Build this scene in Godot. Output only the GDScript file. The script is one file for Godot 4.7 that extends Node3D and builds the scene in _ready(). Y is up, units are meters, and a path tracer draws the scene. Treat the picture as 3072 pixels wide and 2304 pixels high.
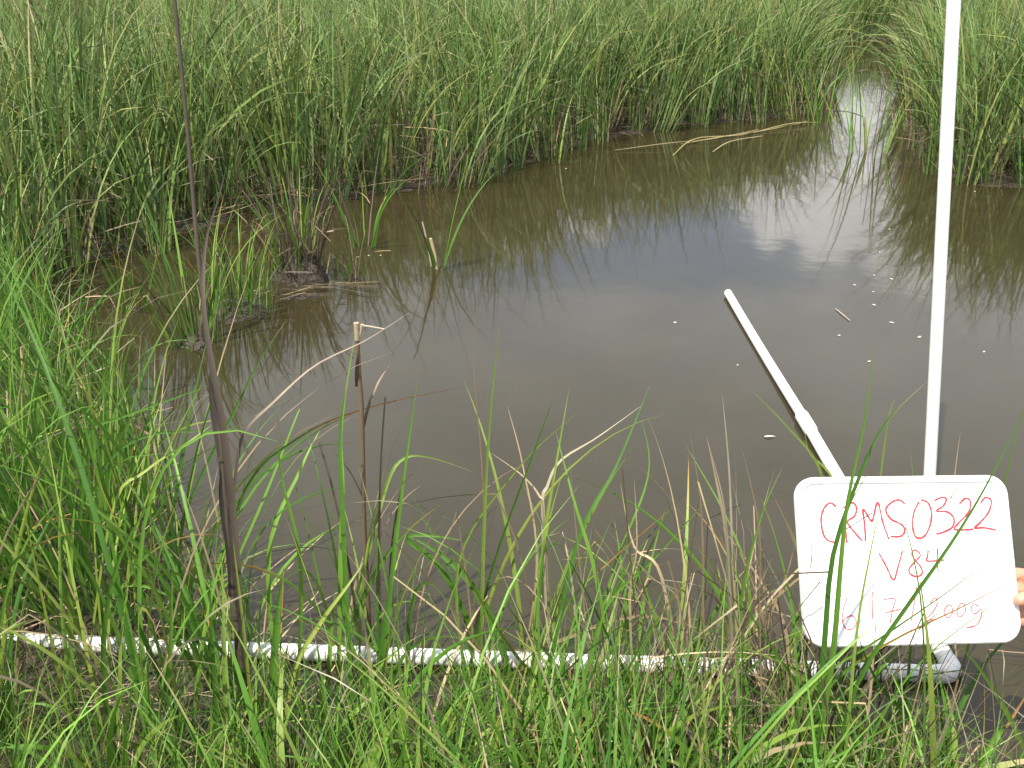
extends Node3D
# A brackish marsh pool: cordgrass banks, a floating white pipe plot frame, an upright white pole,
# a hand-held whiteboard and a person crouching at the water's edge. Metres, y up, water level y = 0.

const EYE := 1.18
var rng := RandomNumberGenerator.new()
var used := {}
var M := {}

class Buf:
	var v := PackedVector3Array()
	var n := PackedVector3Array()
	var c := PackedColorArray()
	var i := PackedInt32Array()

# outline of the open water, (x, distance ahead of the eye)
const SHORE := [
	[-1.58, 3.06], [-1.32, 2.79], [-1.09, 2.43], [-0.90, 2.06], [-0.80, 1.77], [-0.74, 1.62], [-0.60, 1.50], [-0.42, 1.45],
	[-0.25, 1.38], [-0.09, 1.41], [0.08, 1.36], [0.24, 1.38], [0.40, 1.33], [0.51, 1.30], [0.58, 1.20], [0.62, 1.08], [0.66, 0.96], [0.80, 0.93], [0.92, 1.02],
	[1.00, 1.20], [1.08, 1.40], [1.35, 1.62], [1.9, 1.9], [2.7, 2.5], [3.3, 3.4], [3.5, 4.4], [3.1, 5.0], [2.66, 5.12],
	[2.44, 5.14], [2.36, 5.50], [2.52, 6.4], [3.16, 8.0], [4.2, 10.9], [5.0, 12.4], [4.7, 13.3],
	[3.85, 13.0], [3.18, 11.0], [2.62, 8.9], [2.22, 7.6], [1.95, 7.30], [1.25, 7.02], [0.9, 6.75], [0.57, 6.50], [0.26, 6.05], [-0.01, 5.53],
	[-0.37, 5.19], [-0.64, 4.99], [-0.86, 4.80], [-1.23, 4.70], [-1.35, 4.37], [-1.53, 3.98], [-1.72, 3.75], [-1.78, 3.42]]

# single grass blades of the near bank: kind, width in mm, 1 where it passes before the whiteboard, points from root to tip
const BLADES := [
	["s",3.5,0,[-0.045,-0.01,-1.372,-0.046,0.215,-1.38,-0.048,0.424,-1.392,-0.059,0.592,-1.406,-0.049,0.705,-1.422]],
	["g",6,0,[-0.055,-0.01,-1.349,-0.044,0.331,-1.337,-0.032,0.54,-1.319,-0.017,0.692,-1.299]],
	["g",8,0,[-0.218,-0.01,-1.283,-0.191,0.238,-1.297,-0.162,0.441,-1.318,-0.135,0.607,-1.343]],
	["g",7,0,[0.046,-0.01,-1.316,0.101,0.304,-1.34,0.161,0.425,-1.375,0.214,0.551,-1.416]],
	["g",6,0,[0.034,-0.01,-1.327,0.048,0.292,-1.332,0.066,0.445,-1.339,0.084,0.572,-1.347]],
	["g",6,0,[0.131,-0.01,-1.372,0.166,0.195,-1.408,0.226,0.361,-1.461,0.218,0.438,-1.522]],
	["g",5,0,[-0.084,-0.01,-1.349,-0.034,0.245,-1.349,0.038,0.48,-1.349,0.061,0.557,-1.349]],
	["g",5,0,[-0.076,-0.01,-1.361,-0.087,0.255,-1.361,0.01,0.433,-1.361,0.104,0.532,-1.361]],
	["s",4,0,[0.011,-0.01,-1.372,0.041,0.231,-1.396,0.018,0.395,-1.431,-0.008,0.487,-1.472]],
	["g",7,0,[0.173,-0.01,-1.305,0.135,0.245,-1.324,0.096,0.381,-1.352,0.067,0.485,-1.385]],
	["o",5,0,[0.042,-0.01,-1.316,0.086,0.176,-1.345,0.162,0.246,-1.387,0.277,0.327,-1.436]],
	["g",7,0,[0.117,-0.01,-1.283,0.145,0.178,-1.331,0.24,0.246,-1.401,0.345,0.322,-1.483]],
	["s",4,0,[0.243,-0.01,-1.283,0.262,0.222,-1.283,0.208,0.291,-1.283,0.138,0.374,-1.283]],
	["s",5,0,[0.285,-0.01,-1.283,0.232,0.274,-1.295,0.188,0.322,-1.313,0.164,0.425,-1.333]],
	["s",7,0,[0.359,-0.01,-1.202,0.329,0.258,-1.202,0.3,0.417,-1.202,0.278,0.506,-1.202,0.261,0.568,-1.202]],
	["s",8,0,[0.348,-0.01,-1.182,0.319,0.246,-1.185,0.303,0.387,-1.19,0.29,0.473,-1.196,0.265,0.556,-1.202]],
	["s",5,0,[0.33,-0.01,-1.202,0.319,0.296,-1.207,0.302,0.485,-1.214,0.281,0.622,-1.222]],
	["s",4,0,[0.315,-0.01,-1.241,0.29,0.228,-1.241,0.272,0.424,-1.241,0.245,0.557,-1.241]],
	["s",4,0,[0.403,-0.01,-1.202,0.365,0.233,-1.202,0.347,0.417,-1.202,0.308,0.556,-1.202]],
	["s",5,0,[0.429,-0.01,-1.221,0.421,0.199,-1.245,0.377,0.285,-1.28,0.323,0.35,-1.321]],
	["s",4,0,[0.382,-0.01,-1.241,0.384,0.202,-1.241,0.406,0.32,-1.241,0.411,0.369,-1.241]],
	["g",5,0,[0.367,-0.01,-1.241,0.363,0.253,-1.265,0.332,0.363,-1.3,0.26,0.484,-1.341]],
	["g",6,0,[0.388,-0.01,-1.202,0.335,0.258,-1.202,0.345,0.432,-1.202,0.368,0.52,-1.202]],
	["s",4,0,[0.205,-0.01,-1.283,0.182,0.24,-1.283,0.188,0.341,-1.283,0.178,0.461,-1.283]],
	["s",6,0,[0.066,-0.01,-1.446,0.051,0.295,-1.452,0.059,0.343,-1.461,0.081,0.386,-1.472,0.141,0.423,-1.483,0.218,0.479,-1.496]],
	["s",5,0,[0.069,-0.01,-1.433,0.054,0.292,-1.441,0.045,0.33,-1.453,0.015,0.362,-1.467,-0.035,0.394,-1.483]],
	["s",6,0,[0.118,-0.01,-1.182,0.091,0.072,-1.166,0.068,0.222,-1.141,0.016,0.323,-1.113,-0.01,0.387,-1.082]],
	["s",9,0,[0.092,-0.01,-1.164,0.091,0.101,-1.164,0.118,0.198,-1.164,0.135,0.263,-1.164,0.146,0.305,-1.164]],
	["s",9,0,[0.087,-0.01,-1.185,0.086,0.129,-1.185,0.085,0.213,-1.185]],
	["s",7,0,[-0.081,-0.01,-1.471,0.045,0.02,-1.446,0.217,0.118,-1.41,0.385,0.091,-1.368,0.453,0.083,-1.321]],
	["g",15,0,[0.007,-0.01,-1.316,-0.016,0.115,-1.328,-0.05,0.198,-1.346,-0.091,0.246,-1.367,-0.137,0.271,-1.391,-0.173,0.274,-1.416]],
	["g",9,0,[-0.038,-0.01,-1.421,-0.114,0.196,-1.421,-0.174,0.265,-1.421,-0.131,0.271,-1.421,-0.082,0.262,-1.421]],
	["g",7,0,[-0.31,-0.01,-1.484,-0.248,0.206,-1.49,-0.212,0.33,-1.499,-0.184,0.369,-1.51,-0.14,0.365,-1.521,-0.061,0.327,-1.534]],
	["g",9,0,[-0.297,-0.01,-1.349,-0.278,0.231,-1.357,-0.265,0.396,-1.369,-0.262,0.494,-1.383,-0.231,0.655,-1.399]],
	["g",9,0,[-0.263,-0.01,-1.283,-0.25,0.373,-1.271,-0.24,0.544,-1.253,-0.22,0.637,-1.233]],
	["y",7,0,[0.094,-0.01,-1.145,0.051,0.192,-1.12,0.007,0.296,-1.084,-0.027,0.392,-1.042,-0.059,0.501,-0.995,-0.089,0.592,-0.945]],
	["g",8,0,[0.256,-0.01,-1.145,0.194,0.157,-1.112,0.133,0.327,-1.064,0.079,0.48,-1.007,0.043,0.58,-0.945]],
	["g",14,0,[-0.135,-0.01,-1.164,-0.117,0.069,-1.17,-0.093,0.125,-1.179,-0.064,0.153,-1.19,-0.023,0.163,-1.201,0.018,0.15,-1.214]],
	["g",16,0,[-0.144,-0.01,-1.134,-0.132,0.051,-1.158,-0.106,0.089,-1.193,-0.083,0.088,-1.234]],
	["g",9,0,[-0,-0.01,-1.164,-0.021,0.09,-1.164,-0.043,0.161,-1.164]],
	["y",6,0,[-0.033,-0.01,-1.164,-0.056,0.118,-1.14,-0.074,0.213,-1.105,-0.096,0.302,-1.064]],
	["g",9,0,[0.039,-0.01,-1.164,0.042,0.09,-1.164,0.046,0.153,-1.164]],
	["g",11,0,[0.088,-0.01,-1.164,0.074,0.043,-1.188,0.056,0.08,-1.223,0.043,0.101,-1.264]],
	["g",10,0,[0.033,-0.01,-1.33,0.039,0.126,-1.33,0.043,0.215,-1.33,0.051,0.328,-1.33]],
	["g",9,0,[0.245,-0.01,-1.164,0.248,0.059,-1.18,0.268,0.155,-1.205,0.283,0.203,-1.233,0.291,0.263,-1.264]],
	["g",7,0,[0.231,-0.01,-1.195,0.231,0.149,-1.195,0.227,0.233,-1.195]],
	["g",6,0,[0.332,-0.01,-1.185,0.362,0.078,-1.226,0.384,0.102,-1.285]],
	["y",8,0,[0.314,-0.01,-1.185,0.327,0.114,-1.185,0.332,0.157,-1.185,0.338,0.213,-1.185]],
	["s",5,0,[-0.056,-0.01,-1.158,-0,0.083,-1.134,0.071,0.189,-1.099,0.131,0.292,-1.058]],
	["g",10,1,[0.389,-0.01,-0.98,0.39,0.248,-0.98,0.391,0.39,-0.985,0.386,0.501,-0.99,0.384,0.592,-0.995,0.391,0.695,-1,0.389,0.78,-1.005]],
	["g",9,1,[0.407,-0.01,-1.02,0.402,0.194,-1.02,0.395,0.358,-1.025,0.39,0.493,-1.03,0.41,0.606,-1.035,0.432,0.67,-1.04,0.473,0.719,-1.045]],
	["g",9,1,[0.408,-0.01,-0.98,0.416,0.186,-0.98,0.427,0.333,-0.985,0.473,0.448,-0.99,0.511,0.53,-0.995,0.541,0.607,-1,0.571,0.716,-1.005]],
	["o",8,1,[0.348,-0.01,-1.02,0.37,0.146,-1.02,0.404,0.283,-1.026,0.468,0.352,-1.032,0.566,0.412,-1.038,0.661,0.47,-1.044]],
	["g",7,1,[0.318,-0.01,-0.98,0.347,0.21,-0.98,0.375,0.332,-0.986,0.448,0.398,-0.992,0.528,0.469,-0.998,0.612,0.555,-1.004]],
	["g",5,1,[0.453,-0.01,-1.02,0.466,0.129,-1.02,0.484,0.235,-1.028,0.536,0.343,-1.035,0.651,0.458,-1.042]],
	["g",5,1,[0.434,-0.01,-0.98,0.428,0.186,-0.98,0.417,0.409,-0.987,0.42,0.517,-0.995,0.426,0.6,-1.002]],
	["g",5,1,[0.568,-0.01,-1.02,0.561,0.087,-1.02,0.535,0.283,-1.026,0.509,0.424,-1.032,0.479,0.521,-1.038,0.46,0.563,-1.044]],
	["y",11,1,[0.571,-0.01,-0.98,0.558,0.121,-0.98,0.526,0.302,-0.987,0.508,0.396,-0.995,0.484,0.492,-1.002]],
	["y",7,0,[0.601,-0.01,-1.145,0.522,0.125,-1.112,0.42,0.248,-1.064,0.34,0.348,-1.007,0.258,0.427,-0.945]],
	["g",8,0,[0.555,-0.01,-1.136,0.497,0.097,-1.103,0.414,0.226,-1.055,0.335,0.358,-0.998,0.248,0.513,-0.936]],
	["g",8,0,[0.684,-0.01,-1.127,0.575,0.16,-1.091,0.48,0.287,-1.038,0.412,0.42,-0.977]],
	["g",8,0,[0.811,-0.01,-1.145,0.713,0.158,-1.121,0.637,0.27,-1.086,0.576,0.348,-1.045]],
	["g",9,0,[0.622,-0.01,-1.127,0.652,0.121,-1.151,0.699,0.203,-1.186,0.772,0.256,-1.227]],
	["o",9,0,[0.65,-0.01,-1.092,0.698,0.119,-1.116,0.734,0.121,-1.151,0.78,0.155,-1.192]],
	["g",6,0,[0.445,-0.01,-1.283,0.593,0.077,-1.283,0.758,0.114,-1.283]],
	["s",4,0,[0.447,-0.01,-1.262,0.447,0.067,-1.262,0.51,0.095,-1.262,0.594,0.123,-1.262]],
	["s",4,0,[0.65,-0.01,-1.145,0.641,0.127,-1.145,0.641,0.221,-1.145,0.647,0.262,-1.145]],
	["g",5,0,[0.65,-0.01,-1.127,0.661,0.106,-1.168,0.697,0.178,-1.227]],
	["s",4,0,[0.8,-0.01,-1.446,0.752,0.178,-1.446,0.73,0.343,-1.446,0.722,0.454,-1.446]],
	["g",5,0,[0.798,-0.01,-1.421,0.802,0.196,-1.421,0.798,0.409,-1.421,0.803,0.507,-1.421]],
	["g",6,0,[0.703,-0.01,-1.916,0.666,0.129,-1.916,0.585,0.229,-1.916,0.498,0.316,-1.916]],
	["g",6,0,[0.771,-0.01,-1.936,0.695,0.106,-1.936,0.649,0.152,-1.936,0.63,0.208,-1.936]],
	["g",5,0,[0.759,-0.01,-1.805,0.756,0.157,-1.805,0.752,0.305,-1.805,0.76,0.346,-1.805]],
	["g",8,0,[-0.806,-0.01,-1.51,-0.741,0.253,-1.52,-0.716,0.326,-1.534,-0.673,0.372,-1.551,-0.614,0.388,-1.569,-0.55,0.381,-1.589,-0.452,0.381,-1.61]],
	["g",7,0,[-0.825,-0.01,-1.51,-0.76,0.251,-1.522,-0.728,0.397,-1.54,-0.676,0.421,-1.561,-0.575,0.452,-1.585,-0.528,0.462,-1.61]],
	["y",6,0,[-0.748,-0.01,-1.399,-0.653,0.324,-1.415,-0.6,0.382,-1.44,-0.53,0.423,-1.468,-0.497,0.44,-1.499]],
	["y",7,0,[-0.697,-0.01,-1.453,-0.66,0.193,-1.453,-0.614,0.313,-1.453,-0.551,0.434,-1.453,-0.481,0.549,-1.453]],
	["g",8,0,[-0.65,-0.01,-1.399,-0.657,0.178,-1.399,-0.656,0.345,-1.399,-0.663,0.472,-1.399,-0.665,0.497,-1.399,-0.622,0.554,-1.399]],
	["g",10,0,[-0.773,-0.01,-1.399,-0.743,0.17,-1.399,-0.723,0.269,-1.399,-0.698,0.371,-1.399]],
	["o",6,0,[-0.999,-0.01,-1.57,-0.925,0.136,-1.57,-0.869,0.197,-1.57,-0.767,0.233,-1.57]],
	["g",7,0,[-1.037,-0.01,-1.634,-0.944,0.112,-1.634,-0.87,0.157,-1.634,-0.798,0.196,-1.634]],
	["g",8,0,[-0.739,-0.01,-1.51,-0.724,0.094,-1.51,-0.671,0.109,-1.51,-0.617,0.081,-1.51,-0.554,0.022,-1.51]],
	["g",9,0,[-0.449,-0.01,-1.134,-0.426,0.174,-1.134,-0.419,0.286,-1.134,-0.406,0.406,-1.134]],
	["g",8,0,[-0.441,-0.01,-1.164,-0.424,0.147,-1.164,-0.407,0.31,-1.164,-0.399,0.41,-1.164]],
	["g",13,0,[-0.374,-0.01,-1.134,-0.338,0.228,-1.134,-0.322,0.332,-1.134,-0.307,0.406,-1.134]],
	["y",5,0,[-0.381,-0.01,-1.134,-0.376,0.174,-1.134,-0.372,0.307,-1.134,-0.371,0.406,-1.134,-0.37,0.454,-1.134]],
	["y",8,0,[-0.351,-0.01,-1.134,-0.319,0.198,-1.15,-0.278,0.276,-1.175,-0.237,0.326,-1.203,-0.216,0.346,-1.234]],
	["g",10,0,[-0.283,-0.01,-1.134,-0.272,0.174,-1.134,-0.272,0.286,-1.134]],
	["g",9,0,[-0.314,-0.01,-1.33,-0.297,0.126,-1.33,-0.282,0.23,-1.33]],
	["g",11,0,[-0.216,-0.01,-1.195,-0.189,0.233,-1.195,-0.174,0.326,-1.195,-0.162,0.439,-1.195]],
	["o",5,0,[-0.387,-0.01,-1.294,-0.38,0.122,-1.335,-0.377,0.229,-1.394]],
	["s",6,0,[-0.502,-0.01,-1.158,-0.41,0.092,-1.146,-0.331,0.173,-1.128,-0.271,0.233,-1.108]],
	["g",8,0,[-0.503,-0.01,-1.134,-0.493,0.174,-1.134,-0.472,0.307,-1.134,-0.457,0.406,-1.134]],
	["g",8,0,[-0.533,-0.01,-1.134,-0.528,0.201,-1.134,-0.529,0.307,-1.134,-0.532,0.406,-1.134]],
	["g",9,0,[-0.623,-0.01,-1.149,-0.574,0.161,-1.149,-0.553,0.269,-1.149,-0.52,0.396,-1.149]],
	["g",7,0,[-0.513,-0.01,-1.227,-0.495,0.103,-1.247,-0.473,0.202,-1.277]],
	["o",6,0,[-0.561,-0.01,-1.446,-0.456,0.316,-1.462,-0.358,0.417,-1.487,-0.236,0.463,-1.515,-0.066,0.489,-1.546]],
	["g",6,0,[-0.707,-0.01,-1.64,-0.602,0.221,-1.656,-0.521,0.365,-1.681,-0.466,0.465,-1.709,-0.415,0.536,-1.74]],
	["g",6,0,[-0.577,-0.01,-1.471,-0.436,0.278,-1.495,-0.365,0.438,-1.53,-0.365,0.436,-1.571]],
	["g",8,0,[-0.399,-0.01,-1.349,-0.394,0.265,-1.373,-0.336,0.407,-1.408,-0.31,0.453,-1.449]],
	["g",7,0,[-0.363,-0.01,-1.327,-0.333,0.269,-1.327,-0.347,0.428,-1.327,-0.347,0.499,-1.327]]
]
# the three handwritten lines, strokes in mm from the middle of the board
const WRITING := [
	[[-95.5,73.3,-103.7,79,-112.8,72.2,-118.1,58.5,-117.8,41.9,-113,29.5,-102,25.2,-96.2,26.5],[-80.8,77.3,-84.4,49.7,-84.4,23.5],[-85.6,71.8,-72.1,78.6,-66.9,71.5,-70.6,60.5,-81.3,52.4,-72.4,38.5,-61.9,25.9],[-57.6,25.8,-57.2,49.2,-57.8,70,-49.4,56,-45.2,54.6,-36,79.4,-31.1,51.6,-24.4,28],[2.8,76.1,-5.4,81.8,-17.3,77.8,-25.4,68.2,-19.2,55.6,-5.4,48.4,-0.3,40.1,-6.8,31.9,-21.2,31.6],[23.4,78.6,14.9,64.8,11.1,45.4,14.7,30.1,24.8,30,34.6,42.3,39.9,61.6,36.3,77,26.5,81.4],[45.3,79.7,56,84.3,63.1,82.3,57.8,72.5,47,65.7,62.8,64.1,71.3,55.6,68.1,43.1,54.4,36.4,44,33.8],[81.4,75,91,82.7,97.8,77.6,93.5,63.6,79,49.9,70.8,40.3,86.7,39.2,97.8,39.9],[112.3,76,120.4,83.5,128.1,78.6,122.7,63.2,109.6,49.4,100,41.2,113.2,41.6,130.4,38]],
	[[-39.8,9.1,-30.5,-10.2,-22.5,-27.5,-14.8,-10.5,-6.2,12.6],[17.2,9.4,10.3,12.9,6.9,6.9,11.8,-2.8,18.2,-11.1,18.9,-19.3,11.4,-23.3,3,-20.4,0.7,-13.5,8.8,-4.1,18.1,3.9,17.2,9.4],[30.4,12,28.8,3.7,27.1,-2.3,39.2,-2.5,52.2,-1.6],[44.2,14.5,42.1,-2,42,-18.4]],
	[[-89.2,-49.7,-95.9,-64.3,-98.6,-80.3,-93.8,-91.1,-83.8,-90,-79.5,-82.1,-84,-73.9,-94,-76.4,-98.8,-83],[-52.6,-42.3,-54.8,-62.5,-56.6,-78.6],[-38.4,-53.4,-22.7,-52.4,-26.6,-65.8,-32.6,-85.8],[-38.4,-70.9,-15.3,-66.6],[9.6,-36.8,3.7,-61.1,-2.5,-82.5],[26.8,-58.9,34.5,-52.3,36.6,-60.4,28.4,-72.4,17.5,-81.6,34.8,-80.6],[50.8,-62.1,45.6,-71.4,49.2,-79.6,57,-73,56.4,-63.6,50.8,-62.1],[69.7,-59.8,63.8,-70.5,66.5,-78.6,75.1,-72.1,75.2,-62.6,69.7,-59.8],[95.1,-65.7,88.3,-61.5,84,-69.6,89.8,-75.1,97.7,-68.5,98.3,-76.6,89.7,-89.9,73.6,-93.6]]]

const GREENS := [Color(0.080, 0.190, 0.026), Color(0.106, 0.232, 0.034), Color(0.140, 0.272, 0.044), Color(0.060, 0.152, 0.024), Color(0.185, 0.275, 0.056)]
const FIELD_GREENS := [Color(0.082, 0.158, 0.038), Color(0.108, 0.192, 0.047), Color(0.140, 0.226, 0.059), Color(0.060, 0.114, 0.031), Color(0.188, 0.232, 0.070)]
const STRAWS := [Color(0.34, 0.265, 0.165), Color(0.27, 0.205, 0.13), Color(0.40, 0.31, 0.20), Color(0.20, 0.15, 0.095), Color(0.30, 0.26, 0.19)]
const BROWNS := [Color(0.080, 0.060, 0.038), Color(0.115, 0.090, 0.060), Color(0.060, 0.044, 0.028), Color(0.150, 0.122, 0.086)]
const AMBERS := [Color(0.34, 0.20, 0.050), Color(0.34, 0.26, 0.07), Color(0.24, 0.125, 0.045)]

func _ready() -> void:
	rng.seed = 4711
	# ---- camera
	var cam := Camera3D.new()
	cam.name = "camera"
	cam.position = Vector3(0, EYE, 0)
	cam.rotation_degrees = Vector3(-24, 0, 0)
	cam.fov = 41.85
	cam.near = 0.02
	cam.far = 2000.0
	add_child(cam)
	cam.current = true
	# ---- sky, exposure
	var env := Environment.new()
	env.background_mode = Environment.BG_SKY
	var sky := Sky.new()
	var pano := PanoramaSkyMaterial.new()
	pano.panorama = sky_image()
	sky.sky_material = pano
	env.sky = sky
	env.tonemap_mode = Environment.TONE_MAPPER_LINEAR
	env.tonemap_exposure = 1.6
	env.sdfgi_enabled = true
	env.ssao_enabled = true
	env.ssil_enabled = true
	var we := WorldEnvironment.new()
	we.name = "environment"
	we.environment = env
	add_child(we)
	# ---- sun, high and behind the eye to the side of the left bank
	var sun := DirectionalLight3D.new()
	sun.name = "sun"
	sun.light_color = Color(1.0, 0.965, 0.90)
	sun.light_energy = 1.6
	sun.light_angular_distance = 0.5
	sun.shadow_enabled = true
	add_child(sun)
	sun.look_at_from_position(Vector3(-0.31, 1.0, 0.42) * 10.0, Vector3.ZERO, Vector3.FORWARD)
	# ---- materials
	materials()
	# ---- large structure
	make_ground()
	make_water()
	print("setting done")
	field_grass()
	print("field done")
	# ---- objects
	near_grass()
	tussocks()
	plot_frame()
	whiteboard()
	person()
	dead_reeds()
	# ---- small things
	floating_bits()
	print("done")

# ------------------------------------------------------------------ helpers
func numbered(called: String) -> String:
	var k: int = used.get(called, -1) + 1
	used[called] = k
	return called if k == 0 else "%s_%03d" % [called, k]

func tag(o: Node, label: String, category: String, group := "", kind := "") -> void:
	o.set_meta("label", label)
	o.set_meta("category", category)
	if group != "":
		o.set_meta("group", group)
	if kind != "":
		o.set_meta("kind", kind)

func base(called: String, at := Vector3.ZERO) -> Node3D:
	var o := Node3D.new()
	o.name = numbered(called)
	add_child(o)
	o.position = at
	return o

func put(called: String, mesh: Mesh, mat: Material, parent: Node = null) -> MeshInstance3D:
	var o := MeshInstance3D.new()
	o.mesh = mesh
	o.material_override = mat
	if parent == null:
		o.name = numbered(called)
		add_child(o)
	else:
		o.name = called
		parent.add_child(o, true)
	return o

func done(b: Buf) -> ArrayMesh:
	var a := []
	a.resize(Mesh.ARRAY_MAX)
	a[Mesh.ARRAY_VERTEX] = b.v
	a[Mesh.ARRAY_NORMAL] = b.n
	a[Mesh.ARRAY_COLOR] = b.c
	a[Mesh.ARRAY_INDEX] = b.i
	var m := ArrayMesh.new()
	m.add_surface_from_arrays(Mesh.PRIMITIVE_TRIANGLES, a)
	return m

func pick(a: Array):
	return a[rng.randi() % a.size()]

func vary(c: Color, by: float) -> Color:
	var k := 1.0 + rng.randf_range(-by, by)
	return Color(c.r * k * (1.0 + rng.randf_range(-by, by) * 0.5), c.g * k, c.b * k * (1.0 + rng.randf_range(-by, by) * 0.5))

func smooth_path(p: Array, n: int) -> Array:
	# Catmull-Rom through the points, n pieces
	var o := []
	var m := p.size() - 1
	for k in n + 1:
		var t := float(k) / n * m
		var s := mini(int(t), m - 1)
		var f := t - s
		var a: Vector3 = p[maxi(s - 1, 0)]
		var b: Vector3 = p[s]
		var c: Vector3 = p[s + 1]
		var d: Vector3 = p[mini(s + 2, m)]
		o.append(b.cubic_interpolate(c, a, d, f))
	return o

# A leaf: a strip along the points, folded along its middle when fold > 0.
func ribbon(b: Buf, p: Array, w: float, face: Vector3, col: Color, tip: Color, tip_from: float, fold: float, twist := 0.0, blunt := false) -> void:
	var m := p.size() - 1
	var cols := 3 if fold > 0.0 else 2
	var first := b.v.size()
	for k in m + 1:
		var t := float(k) / m
		var at: Vector3 = p[k]
		var tan: Vector3 = (p[mini(k + 1, m)] - p[maxi(k - 1, 0)]).normalized()
		var f := face.rotated(tan, twist * t) if twist != 0.0 else face
		var s := tan.cross(f)
		s = s.normalized() if s.length() > 0.02 else tan.cross(Vector3(0.3, 0.1, 0.9)).normalized()
		var n := s.cross(tan)
		var half := 0.5 * w * (0.62 + 0.38 * minf(1.0, t * 3.5)) * (1.0 - (0.35 * t if blunt else pow(t, 1.7)) * 0.985)
		var c := col.lerp(tip, clampf((t - tip_from) * 6.0, 0.0, 1.0))
		c = c * (0.9 + 0.2 * rng.randf())
		c.a = 1.0
		b.v.append(at - s * half)
		b.n.append((n + s * fold).normalized())
		b.c.append(c)
		if cols == 3:
			b.v.append(at - n * half * fold)
			b.n.append(n)
			b.c.append(c)
		b.v.append(at + s * half)
		b.n.append((n - s * fold).normalized())
		b.c.append(c)
		if k > 0:
			for j in cols - 1:
				var q := first + k * cols + j
				var r := q - cols
				b.i.append_array(PackedInt32Array([r, q, r + 1, r + 1, q, q + 1]))

func tube(b: Buf, p: Array, r0: float, r1: float, sides: int, col: Color, caps := true, radii := []) -> void:
	var m := p.size() - 1
	var first := b.v.size()
	var ref := Vector3(0.13, 0.31, 0.94)
	for k in m + 1:
		var tan: Vector3 = (p[mini(k + 1, m)] - p[maxi(k - 1, 0)]).normalized()
		var s := tan.cross(ref)
		s = s.normalized() if s.length() > 0.05 else tan.cross(Vector3.RIGHT).normalized()
		var u := s.cross(tan)
		var r: float = radii[k] if radii.size() > 0 else lerpf(r0, r1, float(k) / m)
		var c := col * (0.92 + 0.16 * rng.randf())
		c.a = 1.0
		for j in sides:
			var a := TAU * j / sides
			var d := s * cos(a) + u * sin(a)
			b.v.append(p[k] + d * r)
			b.n.append(d)
			b.c.append(c)
		if k > 0:
			for j in sides:
				var q := first + k * sides + j
				var q2 := first + k * sides + (j + 1) % sides
				b.i.append_array(PackedInt32Array([q - sides, q2 - sides, q, q2 - sides, q2, q]))
	if caps:
		for e in 2:
			var k := m * e
			var tan: Vector3 = (p[mini(k + 1, m)] - p[maxi(k - 1, 0)]).normalized() * (1.0 if e == 1 else -1.0)
			var mid := b.v.size()
			b.v.append(p[k]); b.n.append(tan); b.c.append(col)
			for j in sides:
				b.v.append(b.v[first + k * sides + j]); b.n.append(tan); b.c.append(col)
			for j in sides:
				var x := mid + 1 + j
				var y := mid + 1 + (j + 1) % sides
				b.i.append_array(PackedInt32Array([mid, x, y] if e == 1 else [mid, y, x]))

# points of a blade that leans and bows over
func bow(root: Vector3, az: float, length: float, lean: float, bend: float, segs: int, kink := -1) -> Array:
	var o := [root]
	var p := root
	var a := lean
	for k in segs:
		p += Vector3(sin(a) * cos(az), cos(a), sin(a) * sin(az)) * (length / segs)
		if p.y < 0.006 and k > 0:
			p.y = 0.006
		o.append(p)
		a += bend / segs * (0.35 + 1.3 * k / segs)
		if k == kink:
			a += rng.randf_range(0.7, 1.7)
			az += rng.randf_range(-0.7, 0.7)
	return o

func grass_material(gloss: float, through: float) -> StandardMaterial3D:
	var m := StandardMaterial3D.new()
	m.vertex_color_use_as_albedo = true
	m.roughness = gloss
	m.metallic_specular = 0.44
	m.cull_mode = BaseMaterial3D.CULL_DISABLED
	if through > 0.0:
		m.backlight_enabled = true
		m.backlight = Color(through, through, through * 0.8)
	return m

func plain(c: Color, rough: float, spec := 0.5) -> StandardMaterial3D:
	var m := StandardMaterial3D.new()
	m.albedo_color = c.linear_to_srgb()
	m.roughness = rough
	m.metallic_specular = spec
	return m

func noise_image(kind: int, freq: float, octaves: int, sd: int, size := 512) -> Image:
	var f := FastNoiseLite.new()
	f.noise_type = kind
	f.frequency = freq
	f.fractal_octaves = octaves
	f.seed = sd
	return f.get_seamless_image(size, size)

func ramp_texture(img: Image, lo: Color, hi: Color) -> ImageTexture:
	var o := Image.create(img.get_width(), img.get_height(), false, Image.FORMAT_RGB8)
	for y in img.get_height():
		for x in img.get_width():
			o.set_pixel(x, y, lo.lerp(hi, img.get_pixel(x, y).r).linear_to_srgb())
	return ImageTexture.create_from_image(o)

func world_mapped(m: StandardMaterial3D, per_metre: float) -> void:
	m.uv1_triplanar = true
	m.uv1_world_triplanar = true
	m.uv1_scale = Vector3.ONE * per_metre

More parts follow.
